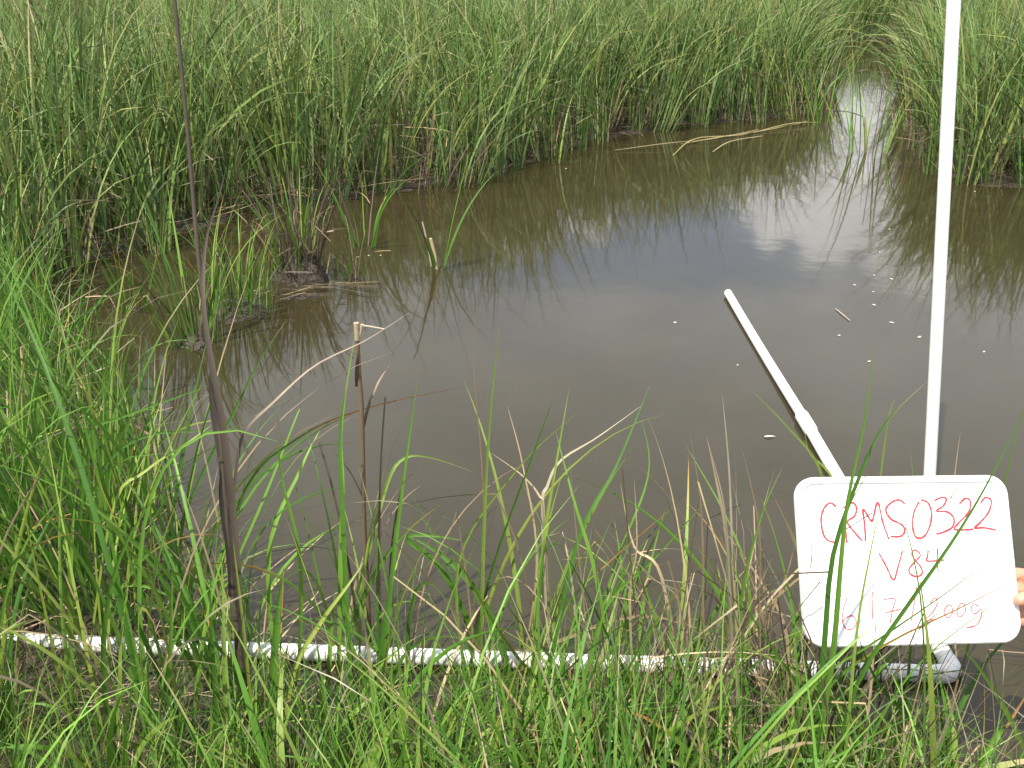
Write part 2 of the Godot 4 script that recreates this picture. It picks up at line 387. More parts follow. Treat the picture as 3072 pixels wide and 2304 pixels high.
func materials() -> void:
	M.leaf = grass_material(0.48, 0.6)
	M.field = grass_material(0.55, 0.5)
	M.dry = grass_material(0.75, 0.15)
	# wet mud
	var mud := StandardMaterial3D.new()
	mud.albedo_texture = ramp_texture(noise_image(FastNoiseLite.TYPE_SIMPLEX, 0.02, 5, 3), Color(0.014, 0.010, 0.006), Color(0.050, 0.037, 0.023))
	mud.roughness = 0.7
	var mb := noise_image(FastNoiseLite.TYPE_SIMPLEX, 0.04, 5, 9)
	mb.convert(Image.FORMAT_RGBA8)
	mb.bump_map_to_normal_map(6.0)
	mud.normal_enabled = true
	mud.normal_texture = ImageTexture.create_from_image(mb)
	mud.normal_scale = 1.0
	world_mapped(mud, 1.3)
	M.mud = mud
	# silty pool water
	var w := StandardMaterial3D.new()
	w.albedo_texture = ramp_texture(noise_image(FastNoiseLite.TYPE_SIMPLEX, 0.006, 3, 21), Color(0.0265, 0.0222, 0.0102), Color(0.0345, 0.0290, 0.0138))
	w.roughness = 0.05
	w.metallic_specular = 0.40
	var rip := noise_image(FastNoiseLite.TYPE_SIMPLEX_SMOOTH, 0.012, 3, 40)
	rip.convert(Image.FORMAT_RGBA8)
	rip.bump_map_to_normal_map(1.6)
	w.normal_enabled = true
	w.normal_texture = ImageTexture.create_from_image(rip)
	w.normal_scale = 0.07
	world_mapped(w, 0.7)
	M.water = w
	# plastic pipe, slightly weathered
	var pv := StandardMaterial3D.new()
	pv.albedo_texture = ramp_texture(noise_image(FastNoiseLite.TYPE_SIMPLEX, 0.03, 4, 77, 256), Color(0.70, 0.70, 0.69), Color(0.80, 0.80, 0.80))
	pv.roughness = 0.38
	world_mapped(pv, 4.0)
	M.pipe = pv
	M.board = plain(Color(0.82, 0.83, 0.84), 0.22)
	M.rim = plain(Color(0.80, 0.80, 0.80), 0.4)
	M.back = plain(Color(0.22, 0.15, 0.09), 0.8)
	M.red = plain(Color(0.50, 0.035, 0.05), 0.6)
	M.pink = plain(Color(0.56, 0.10, 0.12), 0.6)
	var skin := plain(Color(0.50, 0.26, 0.18), 0.5)
	skin.subsurf_scatter_enabled = true
	skin.subsurf_scatter_strength = 0.15
	M.skin = skin
	M.nail = plain(Color(0.62, 0.38, 0.31), 0.3)
	M.shirt = plain(Color(0.30, 0.33, 0.36), 0.85)
	M.trousers = plain(Color(0.12, 0.11, 0.085), 0.85)
	M.boot = plain(Color(0.045, 0.05, 0.04), 0.45)
	M.cap = plain(Color(0.32, 0.28, 0.20), 0.85)
	M.husk = plain(Color(0.42, 0.40, 0.34), 0.7)
	M.eye = plain(Color(0.55, 0.53, 0.50), 0.3)

# Air and clouds: heaped cloud low round the horizon, a ring of clear blue gaps, thin grey sheets above.
func sky_image() -> ImageTexture:
	var w := 1024
	var h := 512
	var a := FastNoiseLite.new()
	a.noise_type = FastNoiseLite.TYPE_SIMPLEX_SMOOTH
	a.fractal_octaves = 5
	a.frequency = 1.0
	a.seed = 12
	var b := FastNoiseLite.new()
	b.noise_type = FastNoiseLite.TYPE_SIMPLEX_SMOOTH
	b.fractal_octaves = 4
	b.frequency = 1.0
	b.seed = 5
	var img := Image.create(w, h, false, Image.FORMAT_RGBF)
	for y in h:
		var el := PI * (0.5 - (y + 0.5) / h)
		for x in w:
			var az := TAU * ((x + 0.5) / w - 0.5)
			var d := Vector3(cos(el) * sin(az), sin(el), -cos(el) * cos(az))
			var c: Color
			if el < 0.0:
				c = Color(0.16, 0.19, 0.13)
			else:
				var e := rad_to_deg(el)
				var hor := pow(1.0 - d.y, 3.0)
				c = Color(0.32, 0.41, 0.63).lerp(Color(0.56, 0.64, 0.76), hor)
				# thin high sheets
				var q := d / (d.y + 0.25)
				var sheet := smoothstep(-0.35, 0.30, b.get_noise_3d(q.x * 1.1, q.z * 1.1, 0.0) + clampf((e - 20.0) / 14.0, -0.6, 0.45))
				var tone := 0.86 + 0.20 * a.get_noise_3d(q.x * 2.3 + 9.0, q.z * 2.3, 4.0)
				c = c.lerp(Color(tone * 0.96, tone * 0.99, tone * 1.05), sheet * 0.92)
				# heaped cloud near the horizon
				var top := 15.0 + 6.0 * a.get_noise_3d(d.x * 2.6, d.z * 2.6, 1.0) + 3.0 * a.get_noise_3d(d.x * 8.0, d.z * 8.0, e * 0.12) + 1.6 * b.get_noise_3d(d.x * 21.0, d.z * 21.0, e * 0.3)
				var heap := smoothstep(-0.5, 0.9, top - e)
				var lum := 1.15 + 0.25 * a.get_noise_3d(d.x * 5.0, d.y * 9.0, d.z * 5.0) - 0.16 * clampf((top - e) / 9.0, 0.0, 1.0)
				c = c.lerp(Color(lum, lum, lum * 1.02), heap)
			img.set_pixel(x, y, c)
	return ImageTexture.create_from_image(img)

# ------------------------------------------------------------------ setting
# distance from the water's edge, positive on land
func shore(x: float, g: float) -> float:
	var best := 1e9
	var inside := false
	var n := SHORE.size()
	var q: Array = SHORE[n - 1]
	var qx: float = q[0]
	var qy: float = q[1]
	for p in SHORE:
		var px: float = p[0]
		var py: float = p[1]
		if (py > g) != (qy > g) and x < (qx - px) * (g - py) / (qy - py) + px:
			inside = not inside
		var ex := qx - px
		var ey := qy - py
		var t := clampf(((x - px) * ex + (g - py) * ey) / (ex * ex + ey * ey), 0.0, 1.0)
		var dx := x - px - ex * t
		var dy := g - py - ey * t
		best = minf(best, dx * dx + dy * dy)
		qx = px
		qy = py
	return -sqrt(best) if inside else sqrt(best)

var lump := FastNoiseLite.new()

func ground_at(x: float, g: float, d: float) -> float:
	var n := lump.get_noise_2d(x * 60.0, g * 60.0)
	d += 0.05 * lump.get_noise_2d(x * 200.0 + 50.0, g * 200.0)
	if d > 0.0:
		return 0.004 + 0.03 * smoothstep(0.0, 0.35, d) + 0.012 * n + 0.02 * smoothstep(1.5, 4.0, d)
	return -0.015 - 0.30 * smoothstep(0.0, 0.7, -d) + 0.02 * n

func make_ground() -> void:
	lump.seed = 8
	lump.frequency = 0.05
	var xs := axis(-5.0, 7.0, 0.08)
	var gs := axis(0.4, 16.0, 0.09)
	var b := Buf.new()
	for g in gs:
		for x in xs:
			b.v.append(Vector3(x, ground_at(x, g, shore(x, g)), -g))
	var nx := xs.size()
	for j in gs.size() - 1:
		for k in nx - 1:
			var q := j * nx + k
			b.i.append_array(PackedInt32Array([q, q + nx, q + 1, q + 1, q + nx, q + nx + 1]))
	var st := SurfaceTool.new()
	st.begin(Mesh.PRIMITIVE_TRIANGLES)
	st.set_smooth_group(0)
	for p in b.v:
		st.add_vertex(p)
	for k in b.i:
		st.add_index(k)
	st.generate_normals()
	var o := put("ground", st.commit(), M.mud)
	tag(o, "dark wet marsh mud under the cordgrass", "ground", "", "structure")

func axis(lo: float, hi: float, step: float) -> Array:
	var o := []
	var out := step
	var p := lo
	var left := []
	while p > -400.0:
		out *= 1.35
		p -= out
		left.push_front(p)
	o.append_array(left)
	p = lo
	while p < hi:
		o.append(p)
		p += step
	out = step
	while p < 400.0:
		o.append(p)
		out *= 1.35
		p += out
	return o

func make_water() -> void:
	var pm := PlaneMesh.new()
	pm.size = Vector2(60, 60)
	pm.subdivide_width = 4
	pm.subdivide_depth = 4
	var o := put("water", pm, M.water)
	o.position = Vector3(4.0, 0.0, -12.0)
	tag(o, "still silty olive brown pool water mirroring clouds", "water", "", "structure")

# ------------------------------------------------------------------ grass
func tuft(kind: String, count: int, spread: float, tall: float, segs: int, wide: float) -> ArrayMesh:
	var b := Buf.new()
	for k in count:
		var az := rng.randf() * TAU
		var r := spread * sqrt(rng.randf())
		var root := Vector3(cos(az) * r, -0.02, sin(az) * r)
		var out := az + rng.randf_range(-0.9, 0.9)
		var face := Vector3(cos(out), 0.25, sin(out)).rotated(Vector3.UP, rng.randf_range(-1.1, 1.1))
		if kind == "green" or kind == "fresh":
			var long := tall * rng.randf_range(0.62, 1.08)
			var bend := rng.randf_range(0.2, 0.9) if rng.randf() < 0.6 else rng.randf_range(0.9, 2.4)
			var col := vary(pick(GREENS if kind == "fresh" else FIELD_GREENS), 0.15)
			var tip: Color = col if rng.randf() < 0.72 else (pick(AMBERS) if rng.randf() < 0.35 else pick(STRAWS))
			ribbon(b, bow(root, out, long, rng.randf_range(0.0, 0.22), bend, segs), wide * rng.randf_range(0.7, 1.25), face, col, tip, rng.randf_range(0.6, 0.9), 0.0, rng.randf_range(-1.6, 1.6))
		elif kind == "dry":
			var long := tall * rng.randf_range(0.35, 0.95)
			var col := vary(pick(STRAWS) if rng.randf() < 0.22 else pick(BROWNS), 0.2)
			ribbon(b, bow(root, out, long, rng.randf_range(0.0, 0.45), rng.randf_range(-0.3, 0.9), segs, rng.randi_range(2, 4) if rng.randf() < 0.45 else -1), wide * rng.randf_range(0.4, 0.9), face, col, col, 2.0, 0.0, rng.randf_range(-2.0, 2.0), rng.randf() < 0.4)
		else:
			# fallen litter
			var long := tall * rng.randf_range(0.4, 1.0)
			var col := vary(pick(BROWNS) if rng.randf() < 0.65 else pick(STRAWS), 0.25)
			ribbon(b, bow(root + Vector3(0, 0.02 + rng.randf() * 0.05, 0), out, long, rng.randf_range(1.1, 1.6), rng.randf_range(-0.3, 0.5), segs), wide * rng.randf_range(0.4, 0.9), Vector3(0.1, 1, 0.1), col, col, 2.0, 0.0, 0.0, true)
	return done(b)

func scatter(called: String, meshes: Array, mat: Material, places: Array, parent: Node) -> void:
	# places: [x, y, z, size, squash]
	for k in meshes.size():
		var mine := []
		for j in range(k, places.size(), meshes.size()):
			mine.append(places[j])
		if mine.is_empty():
			continue
		var mm := MultiMesh.new()
		mm.transform_format = MultiMesh.TRANSFORM_3D
		mm.use_colors = true
		mm.mesh = meshes[k]
		mm.instance_count = mine.size()
		for j in mine.size():
			var p: Array = mine[j]
			var s: float = p[3]
			var sway := 3.0 * lump.get_noise_2d(p[0] * 14.0, p[2] * 14.0) * PI
			var t := Basis(Vector3(cos(sway) + rng.randf_range(-0.8, 0.8), 0, sin(sway) + rng.randf_range(-0.8, 0.8)).normalized(), rng.randf() * 0.34) * Basis(Vector3.UP, rng.randf() * TAU) * Basis.from_scale(Vector3(s, s * p[4], s))
			mm.set_instance_transform(j, Transform3D(t, Vector3(p[0], p[1], p[2])))
			var u := rng.randf_range(0.82, 1.18)
			mm.set_instance_color(j, Color(u * rng.randf_range(0.93, 1.1), u, u * rng.randf_range(0.88, 1.08)))
		var o := MultiMeshInstance3D.new()
		o.name = called
		o.multimesh = mm
		o.material_override = mat
		o.set_meta("kind", "stuff")
		parent.add_child(o, true)

func field_grass() -> void:
	var green := []
	for k in 12:
		green.append(tuft("green", 11, 0.075, 0.98, 8, 0.0130))
	var dry := []
	for k in 7:
		dry.append(tuft("dry", 13, 0.09, 0.76, 6, 0.0070))
	var litter := []
	for k in 4:
		litter.append(tuft("litter", 12, 0.10, 0.30, 4, 0.006))
	# far bank and right bank
	var pg := []
	var pd := []
	var pl := []
	var g := 2.0
	var patch := FastNoiseLite.new()
	patch.seed = 31
	patch.frequency = 0.6
	while g < 30.0:
		var step := 0.115 if g < 9.0 else (0.16 if g < 15.0 else 0.27)
		var half := 0.62 * g + 2.2
		var x := -half
		while x < half:
			var px := x + rng.randf_range(-0.5, 0.5) * step
			var pz := g + rng.randf_range(-0.5, 0.5) * step
			x += step
			if pz < 3.25 and px < -0.5:
				continue
			if pz < 4.2 and px > -0.5:
				continue
			var d := shore(px, pz)
			if d < -0.10 or (d < 0.0 and rng.randf() < 0.55):
				continue
			var y := ground_at(px, pz, d)
			var thin := patch.get_noise_2d(px, pz)
			var size := rng.randf_range(0.78, 1.1) * (0.84 if d < 0.12 else 1.0) * (1.0 + 0.12 * thin)
			if thin > -0.35 or rng.randf() < 0.6:
				pg.append([px, y, -pz, size, 1.0])
			if rng.randf() < 0.78 - 0.25 * thin:
				pd.append([px + rng.randf_range(-0.05, 0.05), y, -pz, rng.randf_range(0.6, 1.1), 1.0])
			if d < 1.6 and d > 0.08 and rng.randf() < 0.45:
				pl.append([px, maxf(y, 0.0), -pz, rng.randf_range(0.7, 1.3), 1.0])
		g += step
	var root := Node3D.new()
	root.name = "marsh_grass"
	add_child(root)
	tag(root, "dense green cordgrass marsh covering the far banks of the pool", "grass", "", "stuff")
	scatter("green_leaves", green, M.field, pg, root)
	scatter("dead_stems", dry, M.dry, pd, root)
	scatter("fallen_litter", litter, M.dry, pl, root)
	print("field tufts ", pg.size(), " ", pd.size())
	# undergrowth of the near bank
	var ug := []
	var ub := []
	var ud := []
	var ul := []
	g = 0.55
	while g < 3.4:
		var x := -2.6
		while x < 1.9:
			var px := x + rng.randf_range(-0.06, 0.06)
			var pz := g + rng.randf_range(-0.06, 0.06)
			x += 0.10 if pz > 1.55 else 0.075
			var d := shore(px, pz)
			if d < -0.05 or (pz > 3.25 and px > -0.5) or (px > 0.85 and pz < 1.3):
				continue
			var y := ground_at(px, pz, d)
			var left := px < -0.65
			var s := rng.randf_range(0.62, 0.95) if left else rng.randf_range(0.30, 0.52)
			if left and pz > 1.9 and d < 0.45:
				s *= 0.62
			var room := 1.18 - 0.787 * pz
			if px < 0.75 and pz < 1.50:
				s = clampf(room, 0.10, 0.5) * rng.randf_range(0.8, 1.5) * (0.85 if px < -0.1 else (1.1 if px < 0.35 else 0.8))
			if rng.randf() < (1.0 if left else 0.95):
				ug.append([px, y, -pz, s, 1.0 if left else 0.85])
			if pz < 1.48 and px < 0.75:
				ug.append([px + rng.randf_range(-0.06, 0.06), y, -pz + rng.randf_range(-0.05, 0.05), s * rng.randf_range(0.7, 1.1), 1.0])
				if rng.randf() < (0.55 if absf(px + 0.05) < 0.4 else 0.2):
					ub.append([px, y, -pz, clampf(room, 0.08, 0.4) * rng.randf_range(0.8, 1.35), 1.0])
			if rng.randf() < (0.25 if px < 0.1 else 0.6):
				ud.append([px, y, -pz, rng.randf_range(0.45, 0.8) * (1.1 if px > 0.15 else 0.6), 1.0])
			if rng.randf() < 0.18:
				ul.append([px, maxf(y, 0.002), -pz, rng.randf_range(0.4, 0.9), 1.0])
		g += 0.10 if g > 1.55 else 0.075
	green = []
	for k in 10:
		green.append(tuft("fresh", 12, 0.065, 0.85, 8, 0.0095))
	var near := Node3D.new()
	near.name = "bank_undergrowth"
	add_child(near)
	tag(near, "tangled green and straw coloured grass covering the near bank round the white pipe", "grass", "", "stuff")
	scatter("green_leaves", green, M.leaf, ug, near)
	var broad := []
	for k in 5:
		broad.append(tuft("fresh", 5, 0.05, 0.75, 9, 0.032))
	scatter("broad_leaves", broad, M.leaf, ub, near)
	scatter("dead_stems", dry, M.dry, ud, near)
	scatter("fallen_litter", litter, M.dry, ul, near)

func near_grass() -> void:
	# blades one can follow from root to tip
	for h in BLADES:
		var pts := []
		var q: Array = h[3]
		for k in range(0, q.size(), 3):
			pts.append(Vector3(q[k], q[k + 1], q[k + 2]))
		var p := smooth_path(pts, 18)
		var kind: String = h[0]
		var col := vary(pick(GREENS), 0.12)
		var tip := col
		var from := rng.randf_range(0.82, 0.95)
		match kind:
			"y":
				col = vary(Color(0.20, 0.27, 0.05), 0.12)
				tip = col
			"s":
				col = vary(pick(STRAWS), 0.1)
				tip = col
			"o":
				tip = pick(AMBERS)
				from = 0.5
			"g":
				if rng.randf() < 0.35:
					tip = pick(STRAWS)
		var b := Buf.new()
		var face := Vector3(rng.randf_range(-0.6, 0.6), 0.35, 1.0).normalized()
		ribbon(b, p, h[1] * (0.00095 if h[2] == 1 else 0.0011), face, col, tip, from, 0.35, rng.randf_range(-0.5, 0.5))
		var root: Vector3 = pts[0]
		for k in b.v.size():
			b.v[k] -= root
		var o := put("dry_grass_shoot" if kind == "s" else "grass_shoot", done(b), M.dry if kind == "s" else M.leaf)
		o.position = root
		var look := "broad " if h[1] >= 10 else ("slender " if h[1] <= 5 else "")
		var hue: String = {"g": "green", "y": "yellow green", "o": "orange tipped green", "s": "dry straw coloured"}[kind]
		var run: Vector3 = pts[pts.size() - 1] - root
		var pose := "arching" if Vector2(run.x, run.z).length() > 0.6 * run.y else ("leaning" if Vector2(run.x, run.z).length() > 0.22 * run.y else "upright")
		var where := "between the broken reed and the whiteboard"
		if h[2] == 1:
			where = "crossing in front of the whiteboard"
		elif root.x < -0.40:
			where = "in the tall grass beside the dark dead reed"
		elif root.x < -0.12:
			where = "between the dark dead reed and the broken reed"
		elif root.x > 0.40:
			where = "beside the whiteboard, not crossing its face"
		tag(o, "%s%s %s grass shoot %s" % [look, pose, hue, where], "grass shoot", "grass shoots " + where)
	# whole plants, each with its leaves
	for k in 150:
		var x: float
		var g: float
		var tall: float
		var which := k % 5
		if which < 3:
			g = rng.randf_range(1.12, 3.2)
			x = rng.randf_range(-0.56 * g - 0.35, -0.45)
			tall = rng.randf_range(0.55, 0.88) * (0.62 if g > 1.9 and shore(x, g) < 0.45 else 1.0)
		else:
			g = rng.randf_range(0.95, 1.5)
			x = rng.randf_range(-0.55, 0.66)
			tall = rng.randf_range(0.32, 0.60)
		var d := shore(x, g)
		if d < -0.10:
			continue
		var o := base("grass_plant", Vector3(x, ground_at(x, g, d), -g))
		var leaves := rng.randi_range(3, 6)
		var turn := rng.randf() * TAU
		var dead := which == 4 and x > 0.05
		for j in leaves:
			var b := Buf.new()
			var az := turn + j * 2.4 + rng.randf_range(-0.4, 0.4)
			var col := vary(pick(GREENS) if rng.randf() < 0.85 else Color(0.20, 0.27, 0.05), 0.12)
			var tip: Color = col if rng.randf() < 0.6 else pick(AMBERS if rng.randf() < 0.4 else STRAWS)
			var dry: bool = dead and rng.randf() < 0.6 or rng.randf() < 0.12
			if dry:
				col = vary(pick(STRAWS), 0.15)
				tip = col
			var pts := bow(Vector3(cos(az), -0.6, sin(az)) * 0.012, az, tall * rng.randf_range(0.6, 1.1), rng.randf_range(0.02, 0.3), rng.randf_range(0.2, 1.7), 12, rng.randi_range(4, 8) if dry and rng.randf() < 0.5 else -1)
			var face := Vector3(cos(az), 0.4, sin(az)).rotated(Vector3.UP, rng.randf_range(-1.2, 1.2))
			ribbon(b, pts, rng.randf_range(0.0055, 0.0105) * (0.7 if dry else 1.0), face, col, tip, rng.randf_range(0.6, 0.92), 0.35, rng.randf_range(-0.8, 0.8))
			put("dry_leaf" if dry else "leaf", done(b), M.dry if dry else M.leaf, o)
		var place := "in the tall grass beyond the white pipe" if g > 1.5 else "in front of the white pipe"
		if which >= 3:
			place = "between the white pipe and the whiteboard" if x > 0.25 else ("round the foot of the broken reed" if x < -0.1 else "in the middle of the floating pipe")
		var count: String = ["three", "four", "five", "six"][leaves - 3]
		var dry_count := 0
		for ch in o.get_children():
			if str(ch.name).begins_with("dry"):
				dry_count += 1
		var state: String = "all green" if dry_count == 0 else ("one dry" if dry_count == 1 else "several dry")
		tag(o, "%s cordgrass plant, %s leaves, %s, %s" % ["tall" if tall > 0.7 else ("medium" if tall > 0.45 else "short"), count, state, place], "grass plant", "cordgrass plants " + place)

func mound(b: Buf, rx: float, rz: float, high: float, col: Color, sd: int) -> void:
	var f := FastNoiseLite.new()
	f.seed = sd
	f.frequency = 5.0
	var rings := 14
	var around := 36
	var first := b.v.size()
	for j in rings + 1:
		var t := float(j) / rings
		for k in around:
			var a := TAU * k / around
			var e := 1.0 + 0.35 * f.get_noise_2d(cos(a) * 0.4, sin(a) * 0.4)
			var p := Vector3(cos(a) * rx * t * e, 0, sin(a) * rz * t * e)
			p.y = high * (1.0 - pow(t, 2.2)) * (1.0 + 0.5 * f.get_noise_2d(p.x * 4.0, p.z * 4.0)) - 0.04 * t + 0.012 * f.get_noise_2d(p.x * 14.0, p.z * 14.0)
			b.v.append(p)
			b.n.append(Vector3.UP)
			var c := col * (0.75 + 0.5 * rng.randf())
			c.a = 1.0
			b.c.append(c)
			if j > 0:
				var q := first + j * around + k
				var q2 := first + j * around + (k + 1) % around
				b.i.append_array(PackedInt32Array([q - around, q, q2 - around, q2 - around, q, q2]))

func soft_normals(b: Buf) -> void:
	for k in b.n.size():
		b.n[k] = Vector3.ZERO
	for k in range(0, b.i.size(), 3):
		var n := (b.v[b.i[k + 2]] - b.v[b.i[k]]).cross(b.v[b.i[k + 1]] - b.v[b.i[k]])
		for j in 3:
			b.n[b.i[k + j]] += n
	for k in b.n.size():
		b.n[k] = b.n[k].normalized()

func tussock(at: Vector3, rx: float, rz: float, high: float, green: int, dry: int, tall: float, wide: float, label: String, category := "tussock") -> void:
	var o := base("grass_tussock" if high > 0.0 else "grass_sprout", at)
	tag(o, label, category)
	if high > 0.0:
		var b := Buf.new()
		mound(b, rx, rz, high, Color(1, 1, 1), int(at.x * 1000.0))
		soft_normals(b)
		put("mud_mound", done(b), M.mud, o)
	for k in green + dry:
		var b := Buf.new()
		var az := rng.randf() * TAU
		var r := sqrt(rng.randf()) * 0.85
		var root := Vector3(cos(az) * rx * r, high * (1.0 - r * r) - 0.02, sin(az) * rz * r)
		var face := Vector3(cos(az), 0.3, sin(az)).rotated(Vector3.UP, rng.randf_range(-1.2, 1.2))
		if k < green:
			var col := vary(pick(GREENS), 0.15)
			var tip: Color = col if rng.randf() < 0.6 else pick(AMBERS)
			ribbon(b, bow(root, az + rng.randf_range(-0.6, 0.6), tall * rng.randf_range(0.5, 1.1), rng.randf_range(0.02, 0.4), rng.randf_range(0.1, 1.3), 9), wide * rng.randf_range(0.6, 1.2), face, col, tip, rng.randf_range(0.5, 0.9), 0.3, rng.randf_range(-1, 1))
			put("leaf", done(b), M.leaf, o)
		else:
			var col := vary(pick(BROWNS if rng.randf() < 0.85 else STRAWS), 0.2)
			ribbon(b, bow(root, az + rng.randf_range(-0.6, 0.6), tall * rng.randf_range(0.25, 0.9), rng.randf_range(0.02, 0.5), rng.randf_range(-0.2, 0.8), 7, rng.randi_range(2, 5) if rng.randf() < 0.4 else -1), wide * rng.randf_range(0.4, 0.8), face, col, col, 2.0, 0.3, rng.randf_range(-1, 1), true)
			put("dry_leaf", done(b), M.dry, o)

func tussocks() -> void:
	tussock(Vector3(-0.80, 0.0, -3.62), 0.12, 0.10, 0.13, 22, 130, 0.38, 0.009, "dark mud tussock of dead stems standing in the water with few green leaves")
	tussock(Vector3(-0.94, 0.0, -3.24), 0.15, 0.12, 0.05, 95, 40, 0.36, 0.006, "low tussock of fine pale green grass at the end of a mud spit")
	tussock(Vector3(-1.00, 0.0, -2.96), 0.10, 0.09, 0.03, 36, 14, 0.52, 0.009, "small tussock of spreading green leaves behind the dark dead reed")
	tussock(Vector3(-1.32, 0.0, -3.28), 0.06, 0.06, 0.02, 12, 6, 0.36, 0.008, "leafy tussock in the shallow inlet close to the tall near grass")
	tussock(Vector3(-0.60, 0.0, -3.62), 0.05, 0.05, 0.025, 4, 9, 0.28, 0.006, "tiny stubby tussock beside the dark mud tussock", "tussock")
	tussock(Vector3(-0.61, 0.0, -4.05), 0.05, 0.04, -0.01, 8, 3, 0.55, 0.011, "loose green sprout standing in water behind the dark mud tussock", "sprout")
	tussock(Vector3(-0.295, 0.0, -3.76), 0.05, 0.03, -0.01, 5, 2, 0.50, 0.017, "lone green sprout with a cut straw stub standing in open water", "sprout")
	tussock(Vector3(0.25, 0.0, -5.72), 0.06, 0.05, -0.01, 7, 3, 0.5, 0.012, "green sprout standing in water just off the far bank", "sprout")
	tussock(Vector3(2.12, 0.0, -7.0), 0.12, 0.08, -0.01, 9, 4, 0.75, 0.012, "thin green sprout at the mouth of the side channel", "sprout")
	tussock(Vector3(2.10, 0.0, -6.0), 0.16, 0.14, -0.01, 16, 6, 0.8, 0.011, "open green sprout standing in water off the right-angled bank corner", "sprout")
	# cut straw stub of the lone sprout
	var st := Buf.new()
	tube(st, [Vector3.ZERO, Vector3(-0.008, 0.07, 0.0), Vector3(-0.022, 0.135, 0.0)], 0.0055, 0.0065, 8, Color(0.45, 0.34, 0.21))
	var so := put("cut_straw_stub", done(st), M.dry)
	so.position = Vector3(-0.29, -0.01, -3.74)
	tag(so, "short cut straw stub leaning beside the lone sprout in open water", "stub")
	# low spit that joins the tussocks
	var sp := Buf.new()
	mound(sp, 0.36, 0.10, 0.012, Color(1, 1, 1), 92)
	soft_normals(sp)
	var o := put("mud_spit", done(sp), M.mud)
	o.position = Vector3(-0.74, -0.004, -3.42)
	o.rotation.y = 0.35
	tag(o, "low strip of wet mud joining the tussocks in the pool", "mud", "", "structure")
	var lit := Buf.new()
	for k in 34:
		var p := Vector3(rng.randf_range(-0.26, 0.26), 0.012 + rng.randf() * 0.02, rng.randf_range(-0.05, 0.05))
		var a := rng.randf_range(-0.9, 0.9)
		var v := Vector3(cos(a), rng.randf_range(-0.05, 0.08), sin(a)) * rng.randf_range(0.06, 0.2)
		var c := vary(pick(STRAWS if rng.randf() < 0.35 else BROWNS), 0.2)
		ribbon(lit, [p - v * 0.5, p, p + v * 0.5], 0.004, Vector3.UP, c, c, 2.0, 0.0, 0.0, true)
	var lo := put("straw_litter", done(lit), M.dry)
	lo.position = Vector3(-0.78, 0.0, -3.42)
	lo.rotation.y = 0.35
	tag(lo, "mat of fallen straw lying on the mud strip between tussocks", "straw", "", "stuff")

# ------------------------------------------------------------------ pipes
func pipe(a: Vector3, b: Vector3, r: float, called: String, parent: Node, open_end := false) -> MeshInstance3D:
	var u := Buf.new()
	var d := (b - a)
	var p := []
	var radii := []
	for k in 13:
		var t := k / 12.0
		p.append(a + d * t + Vector3(0, -0.004 * sin(t * PI), 0))
		radii.append(r)
	# eased lips
	var l := d.normalized()
	p.push_front(a - l * 0.0015); radii.push_front(r - 0.002)
	p.append(b + l * 0.0015); radii.append(r - 0.002)
	tube(u, p, r, r, 28, Color(1, 1, 1), true, radii)
	return put(called, done(u), M.pipe, parent)

func plot_frame() -> void:
	var o := base("pipe_frame", Vector3(0.768, 0.0, -1.385))
	tag(o, "white plastic pipe plot frame floating at the grass edge, lying on the water", "pipe frame")
	var r := 0.0148
	var c := Vector3(0.0, 0.014, 0.0)
	pipe(c + Vector3(-0.02, 0, 0), Vector3(-1.97, 0.020, -0.10), r, "front_pipe", o)
	pipe(c + Vector3(0, 0, -0.02), Vector3(0.004, 0.016, -0.985), r, "side_pipe", o)
	pipe(Vector3(0.004, 0.016, -1.01), Vector3(0.006, 0.014, -2.035), r * 0.94, "side_pipe", o)
	# sleeve over the joint with collars at both ends
	var u := Buf.new()
	var z0 := -0.93
	tube(u, [Vector3(0.003, 0.016, z0), Vector3(0.003, 0.016, z0 - 0.004), Vector3(0.003, 0.016, z0 - 0.09), Vector3(0.003, 0.016, z0 - 0.094)], r, r, 28, Color(1, 1, 1), true, [r + 0.001, r + 0.0035, r + 0.0035, r + 0.001])
	put("coupling", done(u), M.pipe, o)
	# elbow
	var e := Buf.new()
	var pts := []
	var rad := []
	pts.append(c + Vector3(-0.036, 0, 0)); rad.append(r + 0.0004)
	pts.append(c + Vector3(-0.034, 0, 0)); rad.append(r + 0.0016)
	for k in 9:
		var a := k / 8.0 * PI * 0.5
		pts.append(c + Vector3(-0.02 + 0.02 * sin(a), 0, -0.02 + 0.02 * cos(a)))
		rad.append(r + 0.0016)
	pts.append(c + Vector3(0, 0, -0.034)); rad.append(r + 0.0016)
	pts.append(c + Vector3(0, 0, -0.036)); rad.append(r + 0.0004)
	tube(e, pts, r, r, 28, Color(1, 1, 1), true, rad)
	put("elbow", done(e), M.pipe, o)
	# upright marker pole, leaning a little
	var p := base("marker_pole", Vector3(0.856, 0.0, -1.75))
	tag(p, "tall upright white plastic pole standing in the water behind the whiteboard", "pole")
	var dir := Vector3(-0.082, 1.078, -0.13)
	pipe(dir * -0.28, dir * 1.3, 0.0118, "shaft", p)
	var cap := Buf.new()
	var top := dir * 1.3
	var dn := dir.normalized()
	tube(cap, [top - dn * 0.02, top - dn * 0.018, top + dn * 0.01, top + dn * 0.016], 0.016, 0.016, 28, Color(1, 1, 1), true, [0.0133, 0.0150, 0.0150, 0.012])
	put("end_cap", done(cap), M.pipe, p)

# ------------------------------------------------------------------ whiteboard
const BOARD_AT := Vector3(0.5448, 0.3962, -1.1659)
func board_basis() -> Basis:
	return Basis(Vector3(0.99700, -0.02697, -0.07260), Vector3(-0.01801, 0.83098, -0.55601), Vector3(0.07533, 0.55565, 0.82800)).orthonormalized()

